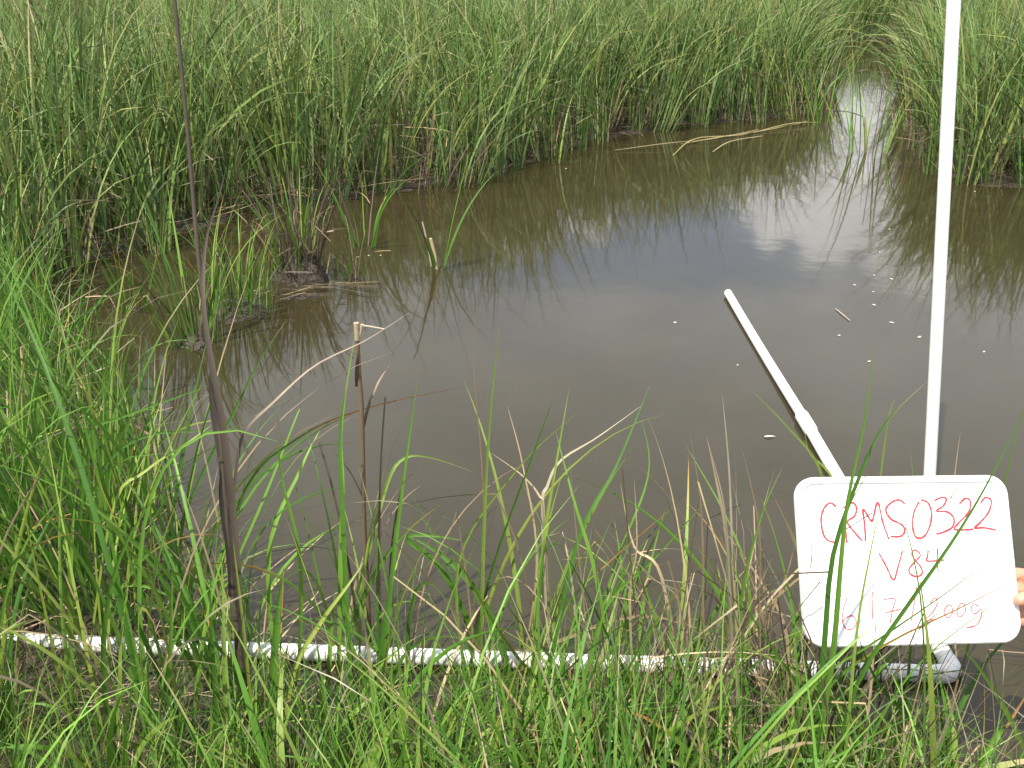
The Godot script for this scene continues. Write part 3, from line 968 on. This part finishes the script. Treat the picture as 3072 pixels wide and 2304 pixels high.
func rounded(w: float, h: float, r: float, per: int) -> Array:
	var o := []
	for q in 4:
		var cx: float = [1, -1, -1, 1][q] * (w * 0.5 - r)
		var cy: float = [1, 1, -1, -1][q] * (h * 0.5 - r)
		for k in per + 1:
			var a := PI * 0.5 * (q + float(k) / per)
			o.append(Vector2(cx + cos(a) * r, cy + sin(a) * r))
	return o

# rings of equal length, [inset, z], joined in order; first and last are filled
func stacked(w: float, h: float, r: float, steps: Array, fill_first: bool, fill_last: bool) -> ArrayMesh:
	var st := SurfaceTool.new()
	st.begin(Mesh.PRIMITIVE_TRIANGLES)
	st.set_smooth_group(-1)
	var rings := []
	for s in steps:
		var ring := []
		for p in rounded(w - 2.0 * s[0], h - 2.0 * s[0], maxf(r - s[0], 0.004), 8):
			ring.append(Vector3(p.x, p.y, s[1]))
		rings.append(ring)
	var n: int = rings[0].size()
	for k in rings.size() - 1:
		for j in n:
			var a: Vector3 = rings[k][j]
			var b: Vector3 = rings[k][(j + 1) % n]
			var c: Vector3 = rings[k + 1][j]
			var d: Vector3 = rings[k + 1][(j + 1) % n]
			for v in [a, c, b, b, c, d]:
				st.add_vertex(v)
	for e in 2:
		if (e == 0 and not fill_first) or (e == 1 and not fill_last):
			continue
		var ring: Array = rings[0] if e == 0 else rings[rings.size() - 1]
		var mid := Vector3(0, 0, ring[0].z)
		for j in n:
			var a: Vector3 = ring[j]
			var b: Vector3 = ring[(j + 1) % n]
			for v in ([mid, a, b] if e == 0 else [mid, b, a]):
				st.add_vertex(v)
	st.generate_normals()
	return st.commit()

func whiteboard() -> void:
	var o := base("whiteboard", BOARD_AT)
	o.basis = board_basis()
	tag(o, "small white dry erase board with red handwriting held above the water", "whiteboard")
	put("panel", stacked(0.293, 0.217, 0.022, [[0.0, -0.004], [0.0, 0.0], [0.0, 0.0005]], true, true), M.board, o)
	# raised plastic rim round the panel
	put("rim", stacked(0.305, 0.229, 0.028, [[0.0095, 0.0006], [0.009, 0.003], [0.0075, 0.0042], [0.002, 0.0042], [0.0, 0.002], [0.0, -0.006], [0.002, -0.0075], [0.009, -0.0075], [0.0095, -0.0041]], false, false), M.rim, o)
	put("backing", stacked(0.290, 0.214, 0.020, [[0.0, -0.0072], [0.0, -0.0048]], true, true), M.back, o)
	for k in 3:
		var b := Buf.new()
		for s in WRITING[k]:
			var raw := []
			for j in range(0, s.size(), 2):
				raw.append(Vector3(s[j] * 0.001, s[j + 1] * 0.001, 0.0009))
			var p := smooth_path(raw, maxi(6, raw.size() * 4))
			var w: float = [0.0030, 0.0026, 0.0020][k]
			var first := b.v.size()
			for j in p.size():
				var t: Vector3 = (p[mini(j + 1, p.size() - 1)] - p[maxi(j - 1, 0)]).normalized()
				var side := Vector3(-t.y, t.x, 0) * w * 0.5 * rng.randf_range(0.7, 1.15)
				b.v.append(p[j] + side); b.v.append(p[j] - side)
				for e in 2:
					b.n.append(Vector3(0, 0, 1)); b.c.append(Color(1, 1, 1))
				if j > 0:
					var q := first + j * 2
					b.i.append_array(PackedInt32Array([q - 2, q, q - 1, q - 1, q, q + 1]))
		put("handwritten_line", done(b), M.red if k < 2 else M.pink, o)

# ------------------------------------------------------------------ person
func skin_mesh(bones: Array, cell: float, blend: float) -> ArrayMesh:
	# bones: [a, b, ra, rb]; tapered capsules joined by a smooth minimum, meshed as surface nets
	var lo := Vector3(1e9, 1e9, 1e9)
	var hi := -lo
	for q in bones:
		var r := maxf(q[2], q[3]) + 3.0 * cell + blend
		for e in 2:
			lo = lo.min(q[e] - Vector3.ONE * r)
			hi = hi.max(q[e] + Vector3.ONE * r)
	var nx := int((hi.x - lo.x) / cell) + 2
	var ny := int((hi.y - lo.y) / cell) + 2
	var nz := int((hi.z - lo.z) / cell) + 2
	var f := PackedFloat32Array()
	f.resize(nx * ny * nz)
	f.fill(1.0)
	for q in bones:
		var a: Vector3 = q[0]
		var d: Vector3 = q[1] - a
		var ra: float = q[2]
		var rb: float = q[3]
		var l2 := maxf(d.length_squared(), 1e-9)
		var r := maxf(ra, rb) + 2.0 * cell + blend
		var p0: Vector3 = (a.min(q[1]) - Vector3.ONE * r - lo) / cell
		var p1: Vector3 = (a.max(q[1]) + Vector3.ONE * r - lo) / cell
		for z in range(maxi(0, int(p0.z)), mini(nz, int(p1.z) + 1)):
			for y in range(maxi(0, int(p0.y)), mini(ny, int(p1.y) + 1)):
				for x in range(maxi(0, int(p0.x)), mini(nx, int(p1.x) + 1)):
					var p := lo + Vector3(x, y, z) * cell
					var t := clampf((p - a).dot(d) / l2, 0.0, 1.0)
					var s := p.distance_to(a + d * t) - lerpf(ra, rb, t)
					var k := (z * ny + y) * nx + x
					var o := f[k]
					var h := maxf(blend - absf(o - s), 0.0) / blend
					f[k] = minf(o, s) - h * h * blend * 0.25
	var b := Buf.new()
	var at := {}
	var step := [1, nx, nx * ny]
	for z in nz - 1:
		for y in ny - 1:
			for x in nx - 1:
				var k := (z * ny + y) * nx + x
				var sum := Vector3.ZERO
				var cnt := 0
				var inside := 0
				for c in 8:
					if f[k + (c & 1) + ((c >> 1) & 1) * nx + (c >> 2) * nx * ny] < 0.0:
						inside += 1
				if inside == 0 or inside == 8:
					continue
				for c in 8:
					var v0 := f[k + (c & 1) + ((c >> 1) & 1) * nx + (c >> 2) * nx * ny]
					for ax in 3:
						if c & (1 << ax):
							continue
						var c2: int = c | (1 << ax)
						var v1 := f[k + (c2 & 1) + ((c2 >> 1) & 1) * nx + (c2 >> 2) * nx * ny]
						if (v0 < 0.0) != (v1 < 0.0):
							var t := v0 / (v0 - v1)
							sum += Vector3(c & 1, (c >> 1) & 1, c >> 2).lerp(Vector3(c2 & 1, (c2 >> 1) & 1, c2 >> 2), t)
							cnt += 1
				at[k] = b.v.size()
				b.v.append(lo + (Vector3(x, y, z) + sum / cnt) * cell)
				b.n.append(Vector3.UP)
				b.c.append(Color(1, 1, 1))
	for k in at:
		for ax in 3:
			var s: int = step[ax]
			var u: int = step[(ax + 1) % 3]
			var w: int = step[(ax + 2) % 3]
			if k + s >= f.size() or (f[k] < 0.0) == (f[k + s] < 0.0):
				continue
			if at.has(k - u) and at.has(k - w) and at.has(k - u - w):
				var q := [at[k], at[k - u], at[k - u - w], at[k - w]]
				if f[k] < 0.0:
					b.i.append_array(PackedInt32Array([q[0], q[3], q[2], q[0], q[2], q[1]]))
				else:
					b.i.append_array(PackedInt32Array([q[0], q[1], q[2], q[0], q[2], q[3]]))
	soft_normals(b)
	return done(b)

func person() -> void:
	var o := base("person", Vector3(1.30, 0.0, -1.02))
	tag(o, "person crouching beside the water, fingers gripping the edge of the whiteboard", "person")
	var off := o.position
	var bb := board_basis()
	var L := func(x: float, y: float, z: float) -> Vector3: return BOARD_AT + bb * (Vector3(x, y, z) * 0.001) - off
	# the hand that holds the board: thumb in front, four fingers behind
	var wrist: Vector3 = L.call(268, -78, -18)
	var hand := []
	hand.append([wrist, L.call(228, -66, -16), 0.024, 0.027])
	var ys := [-26.0, -47.0, -68.0, -87.0]
	var reach := [118.0, 110.0, 115.0, 128.0]
	for k in 4:
		var y: float = ys[k]
		hand.append([L.call(235, -64 + (y + 57) * 0.4, -16), L.call(196, y, -22), 0.017, 0.0115])
		hand.append([L.call(196, y, -22), L.call(168, y + 1, -21), 0.0105, 0.0092])
		hand.append([L.call(168, y + 1, -21), L.call(reach[k] + 22, y + 2, -18), 0.0092, 0.0085])
		hand.append([L.call(reach[k] + 22, y + 2, -18), L.call(reach[k], y + 3, -16), 0.0084, 0.0074])
	hand.append([L.call(240, -60, -6), L.call(204, -46, 10), 0.019, 0.0135])
	hand.append([L.call(204, -46, 10), L.call(172, -50, 17), 0.0125, 0.0105])
	hand.append([L.call(172, -50, 17), L.call(148, -57, 13), 0.0105, 0.0088])
	# arms, trunk, legs and head under the clothes
	var elbow := Vector3(1.06, 0.40, -1.02) - off
	var sh := Vector3(1.24, 0.74, -1.16) - off
	var sh2 := Vector3(1.28, 0.74, -0.84) - off
	var elbow2 := Vector3(1.12, 0.56, -0.72) - off
	var wrist2 := Vector3(1.0, 0.50, -0.86) - off
	var hip := Vector3(1.46, 0.33, -1.0) - off
	var chest := Vector3(1.31, 0.66, -1.0) - off
	var neck := Vector3(1.235, 0.80, -1.0) - off
	var head := Vector3(1.20, 0.935, -1.0) - off
	var body := []
	body.append([wrist, elbow, 0.027, 0.040])
	body.append([elbow, sh, 0.041, 0.052])
	body.append([wrist2, elbow2, 0.027, 0.040])
	body.append([elbow2, sh2, 0.041, 0.052])
	body.append([hip, chest, 0.135, 0.140])
	body.append([sh, sh2, 0.060, 0.060])
	body.append([chest, neck, 0.10, 0.055])
	body.append([neck, head + Vector3(0.01, -0.05, 0), 0.052, 0.055])
	body.append([head + Vector3(0.018, 0.03, 0), head + Vector3(-0.02, -0.05, 0), 0.092, 0.062])
	body.append([head + Vector3(-0.085, -0.005, 0), head + Vector3(-0.098, -0.03, 0), 0.010, 0.013])
	body.append([head + Vector3(-0.066, -0.075, -0.018), head + Vector3(-0.066, -0.075, 0.018), 0.012, 0.012])
	for s in [-1.0, 1.0]:
		body.append([head + Vector3(0.012, 0.012, 0.085 * s), head + Vector3(0.008, -0.03, 0.082 * s), 0.013, 0.009])
	# other hand, relaxed over the knee
	var w2 := wrist2
	body.append([w2, w2 + Vector3(-0.07, -0.025, -0.03), 0.026, 0.028])
	for k in 4:
		var q := w2 + Vector3(-0.085, -0.03, -0.065 + 0.021 * k)
		body.append([w2 + Vector3(-0.06, -0.022, -0.04 + 0.012 * k), q, 0.015, 0.0105])
		body.append([q, q + Vector3(-0.034, -0.020, 0), 0.010, 0.009])
		body.append([q + Vector3(-0.034, -0.020, 0), q + Vector3(-0.05, -0.05, 0.002), 0.009, 0.0075])
	body.append([w2 + Vector3(-0.03, -0.01, 0.0), w2 + Vector3(-0.08, -0.025, 0.04), 0.016, 0.010])
	var legs := []
	for s in [-1.0, 1.0]:
		var hp := hip + Vector3(-0.02, -0.02, 0.10 * s)
		var kn := Vector3(1.08, 0.46, -1.0 + 0.17 * s) - off
		var an := Vector3(1.24, 0.11, -1.0 + 0.16 * s) - off
		legs.append([hp, kn, 0.098, 0.066])
		legs.append([kn, an, 0.064, 0.044])
		var bt := Buf.new()
		put("boot", skin_mesh([[an + Vector3(0, 0.14, 0), an + Vector3(0, -0.05, 0), 0.062, 0.052], [an + Vector3(0.03, -0.075, 0), an + Vector3(-0.15, -0.085, 0.01 * s), 0.046, 0.040]], 0.012, 0.03), M.boot, o)
	put("body", skin_mesh(body + legs, 0.013, 0.02), M.skin, o)
	var ho := put("hand", skin_mesh(hand, 0.0032, 0.006), M.skin, o)
	var nb := Buf.new()
	var nc: Vector3 = L.call(150, -57, 20.3)
	for k in 12:
		var a := TAU * k / 12
		nb.v.append(nc + bb * Vector3(cos(a) * 0.0072, sin(a) * 0.0056, 0.0006 * cos(a * 2.0) - absf(sin(a)) * 0.0016))
	nb.v.append(nc + bb * Vector3(0, 0, 0.0008))
	for k in 13:
		nb.n.append(bb.z); nb.c.append(Color(1, 1, 1))
	for k in 12:
		nb.i.append_array(PackedInt32Array([12, (k + 1) % 12, k]))
	put("thumbnail", done(nb), M.nail, ho)
	var shirt := []
	shirt.append([hip + Vector3(0, 0.04, 0), chest, 0.152, 0.158])
	shirt.append([sh, sh2, 0.074, 0.074])
	shirt.append([chest, neck + Vector3(0.02, -0.03, 0), 0.12, 0.072])
	shirt.append([sh, sh.lerp(elbow, 0.55), 0.070, 0.066])
	shirt.append([sh2, sh2.lerp(elbow2, 0.55), 0.070, 0.066])
	put("shirt", skin_mesh(shirt, 0.014, 0.03), M.shirt, o)
	var tr := [[hip + Vector3(0, -0.02, -0.05), hip + Vector3(0, -0.02, 0.05), 0.150, 0.150]]
	for q in legs:
		tr.append([q[0], q[1], q[2] + 0.014, q[3] + 0.016])
	put("trousers", skin_mesh(tr, 0.014, 0.03), M.trousers, o)
	put("cap", skin_mesh([[head + Vector3(0.03, 0.06, 0), head + Vector3(-0.01, 0.055, 0), 0.094, 0.092], [head + Vector3(-0.10, 0.045, -0.045), head + Vector3(-0.10, 0.045, 0.045), 0.02, 0.02], [head + Vector3(-0.14, 0.035, -0.03), head + Vector3(-0.14, 0.035, 0.03), 0.012, 0.012]], 0.010, 0.02), M.cap, o)
	for s in [-1.0, 1.0]:
		var e := SphereMesh.new()
		e.radius = 0.012
		e.height = 0.024
		var eo := put("eye", e, M.eye, o)
		eo.position = head + Vector3(-0.074, -0.002, 0.032 * s)

# ------------------------------------------------------------------ reeds and drift
func vecs(q: Array) -> Array:
	var o := []
	for k in range(0, q.size(), 3):
		o.append(Vector3(q[k], q[k + 1], q[k + 2]))
	return o

func dead_reeds() -> void:
	var dark := Color(0.060, 0.048, 0.035)
	var o := base("dead_reed", Vector3(-0.389, 0.0, -1.154))
	tag(o, "tall dark brown dead reed stalk rising from the near bank far above the pool", "reed")
	var off := o.position
	var a := Buf.new()
	var p := smooth_path(vecs([-0.389,-0.02,-1.154,-0.393,0.173,-1.171,-0.401,0.304,-1.195,-0.404,0.442,-1.224,-0.409,0.55,-1.256,-0.419,0.655,-1.29,-0.428,0.803,-1.326,-0.433,0.963,-1.364,-0.440,1.30,-1.42]), 40)
	for k in p.size():
		p[k] -= off
	tube(a, p, 0.0052, 0.0022, 8, dark)
	put("stalk", done(a), M.dry, o)
	# nodes and wrapped sheaths, split from the stalk
	for s in [[0.26, 0.44, 0.016, 0.2], [0.38, 0.60, 0.019, -0.3], [0.02, 0.22, 0.015, 0.4]]:
		var b := Buf.new()
		var part := []
		for k in 13:
			var t: float = lerpf(s[0], s[1], k / 12.0)
			part.append(p[int(t * 40)].lerp(p[mini(int(t * 40) + 1, 40)], t * 40 - int(t * 40)) + Vector3(0.004 * sin(k * 0.5), 0, 0.006))
		var c: Color = pick([Color(0.030, 0.024, 0.019), Color(0.060, 0.045, 0.031), Color(0.085, 0.062, 0.040)])
		ribbon(b, part, s[2], Vector3(s[3], 0.2, 1.0), c, c * 0.8, 0.6, 0.5, 0.6)
		put("sheath", done(b), M.dry, o)
	for t in [0.24, 0.47]:
		var b := Buf.new()
		var q: Vector3 = p[int(t * 40)]
		var r: Vector3 = p[int(t * 40) + 1]
		tube(b, [q, q.lerp(r, 0.15), q.lerp(r, 0.3)], 0.008, 0.008, 8, Color(0.05, 0.038, 0.03), true, [0.0062, 0.0078, 0.0062])
		put("node", done(b), M.dry, o)
	var q2 := smooth_path(vecs([-0.389,0.0,-1.150,-0.383,0.322,-1.167,-0.384,0.459,-1.191,-0.392,0.587,-1.22,-0.407,0.669,-1.252,-0.417,0.736,-1.286,-0.416,0.803,-1.326,-0.404,0.851,-1.364,-0.396,0.893,-1.404]), 26)
	for k in q2.size():
		q2[k] -= off
	var bb := Buf.new()
	ribbon(bb, q2, 0.012, Vector3(0.3, 0.2, 1), Color(0.060, 0.047, 0.034), Color(0.10, 0.082, 0.060), 0.5, 0.4, 0.7)
	put("dead_leaf", done(bb), M.dry, o)
	var q3 := smooth_path(vecs([-0.392,0.10,-1.165,-0.394,0.41,-1.214,-0.382,0.512,-1.231,-0.371,0.552,-1.252,-0.335,0.584,-1.274,-0.277,0.63,-1.299,-0.207,0.658,-1.325,-0.146,0.69,-1.352]), 26)
	for k in q3.size():
		q3[k] -= off
	var b3 := Buf.new()
	ribbon(b3, q3, 0.0055, Vector3(0.1, 0.6, 1), Color(0.055, 0.043, 0.033), Color(0.26, 0.21, 0.165), 0.42, 0.4, -0.5)
	put("bent_leaf", done(b3), M.dry, o)
	# broken pale reed
	var s2 := base("broken_reed", Vector3(-0.257, 0.0, -1.471))
	tag(s2, "broken brown reed with a pale cut top standing at the pipe before open water", "reed")
	var c2 := Buf.new()
	var sp := smooth_path(vecs([0, -0.03, 0, 0.004, 0.246, 0, 0.013, 0.467, 0, 0.013, 0.549, 0, 0.014, 0.626, 0]), 20)
	tube(c2, sp, 0.0042, 0.0034, 9, Color(0.14, 0.095, 0.060))
	put("stalk", done(c2), M.dry, s2)
	var c3 := Buf.new()
	tube(c3, [sp[18] + Vector3(0, 0, 0.001), sp[19] + Vector3(0, 0, 0.001), sp[20] + Vector3(0, 0.004, 0.001)], 0.0040, 0.0044, 9, Color(0.34, 0.27, 0.19))
	put("cut_top", done(c3), M.dry, s2)
	for k in 4:
		var b := Buf.new()
		var h: float = [0.16, 0.30, 0.42, 0.52][k]
		var az: float = [0.2, 2.8, 5.6, 1.2][k]
		ribbon(b, bow(Vector3(0.008, h, 0), az, [0.22, 0.16, 0.14, 0.10][k], 0.25, 0.8, 8), 0.009, Vector3(cos(az), 0.3, sin(az)), Color(0.11, 0.085, 0.06), Color(0.24, 0.18, 0.12), 0.5, 0.5, 0.5)
		put("sheath", done(b), M.dry, s2)
	for k in 3:
		var b := Buf.new()
		ribbon(b, bow(Vector3([0.02, -0.016, 0.034][k], -0.01, [0.01, 0.012, -0.01][k]), [0.1, 3.0, 0.4][k], [0.52, 0.44, 0.36][k], 0.03, [0.12, 0.2, 0.3][k], 10), 0.0055, Vector3(0.2, 0.1, 1), Color(0.075, 0.056, 0.038), Color(0.13, 0.10, 0.07), 0.6, 0.5, 0.4, true)
		put("side_stem", done(b), M.dry, s2)
	var chip := Buf.new()
	tube(chip, [Vector3(0.022, 0.625, 0), Vector3(0.034, 0.625, 0.004), Vector3(0.058, 0.622, 0.008)], 0.002, 0.0014, 6, Color(0.34, 0.29, 0.23))
	tube(chip, [Vector3(0.016, 0.60, 0), Vector3(0.023, 0.627, 0.0)], 0.002, 0.003, 6, Color(0.36, 0.30, 0.22))
	put("splinter", done(chip), M.dry, s2)

func floating_bits() -> void:
	# flecks of husk and foam
	var spots := [[1.381, 3.668], [1.432, 3.623], [1.27, 3.551], [1.314, 3.472], [1.27, 3.331], [1.271, 3.155], [1.06, 3.035], [1.315, 3.023], [1.469, 2.896], [1.087, 2.818], [0.545, 3.155], [0.68, 2.789], [1.667, 4.332], [2.348, 5.05], [-0.58, 3.93], [-0.533, 3.93], [0.3, 5.6], [1.505, 3.976]]
	for s in spots:
		var b := Buf.new()
		var n := 9
		var r := rng.randf_range(0.003, 0.0058)
		var mid := Vector3(0, 0.0035, 0)
		for k in n:
			var a := TAU * k / n
			var q := r * rng.randf_range(0.6, 1.2)
			b.v.append(Vector3(cos(a) * q * 1.7, 0.0012, sin(a) * q))
		b.v.append(mid)
		for k in n:
			b.i.append_array(PackedInt32Array([n, k, (k + 1) % n]))
		for k in n + 1:
			b.n.append(Vector3.UP); b.c.append(Color(1, 1, 1))
		soft_normals(b)
		var o := put("floating_husk", done(b), M.husk)
		o.position = Vector3(s[0], 0.0, -s[1])
		o.rotation.y = rng.randf() * TAU
		tag(o, "tiny pale husk fleck floating on the open water", "husk", "pale flecks floating on the pool")
	# pale leaf scrap by the side pipe
	var lb := Buf.new()
	ribbon(lb, [Vector3(-0.014, 0.003, 0), Vector3(-0.004, 0.005, 0.001), Vector3(0.006, 0.004, -0.001), Vector3(0.016, 0.003, 0)], 0.009, Vector3.UP, Color(0.60, 0.56, 0.46), Color(0.60, 0.56, 0.46), 2.0, 0.0)
	var lo := put("leaf_scrap", done(lb), M.dry)
	lo.position = Vector3(0.665, 0.0, -2.311)
	tag(lo, "pale curled leaf scrap floating beside the long white side pipe", "leaf")
	var fb := Buf.new()
	ribbon(fb, [Vector3(0, 0.003, 0), Vector3(0.006, 0.004, 0.06), Vector3(0.013, 0.003, 0.12)], 0.006, Vector3.UP, Color(0.34, 0.28, 0.20), Color(0.3, 0.25, 0.18), 0.5, 0.0, 0.0, true)
	var fo := put("floating_straw", done(fb), M.dry)
	fo.position = Vector3(1.122, 0.0, -3.288)
	tag(fo, "short straw floating alone in open water near the upright pole", "straw")
	# straws adrift along the far bank
	var drift := [
		[[0.95, 5.95], [1.15, 6.38], [1.50, 6.62], [1.88, 6.93], [2.14, 7.10]],
		[[1.05, 6.30], [1.34, 6.45], [1.70, 6.80], [2.02, 7.02]],
		[[0.62, 6.10], [0.95, 6.22], [1.28, 6.48], [1.62, 6.70]],
		[[1.20, 6.05], [1.35, 6.28], [1.62, 6.58]]]
	for d in drift:
		var b := Buf.new()
		var pts := []
		var root := Vector3(d[0][0], 0.0, -d[0][1])
		for k in d.size():
			pts.append(Vector3(d[k][0], 0.006 + 0.02 * (k % 2), -d[k][1]) - root)
		var c := vary(Color(0.20, 0.155, 0.075), 0.2)
		ribbon(b, smooth_path(pts, 14), 0.009, Vector3(0, 1, 0.3), c, c, 2.0, 0.2, 0.4, true)
		var o := put("drift_straw", done(b), M.dry)
		o.position = root
		tag(o, "long yellow straw drifting on the water along the far bank", "straw", "straws drifting along the far bank")
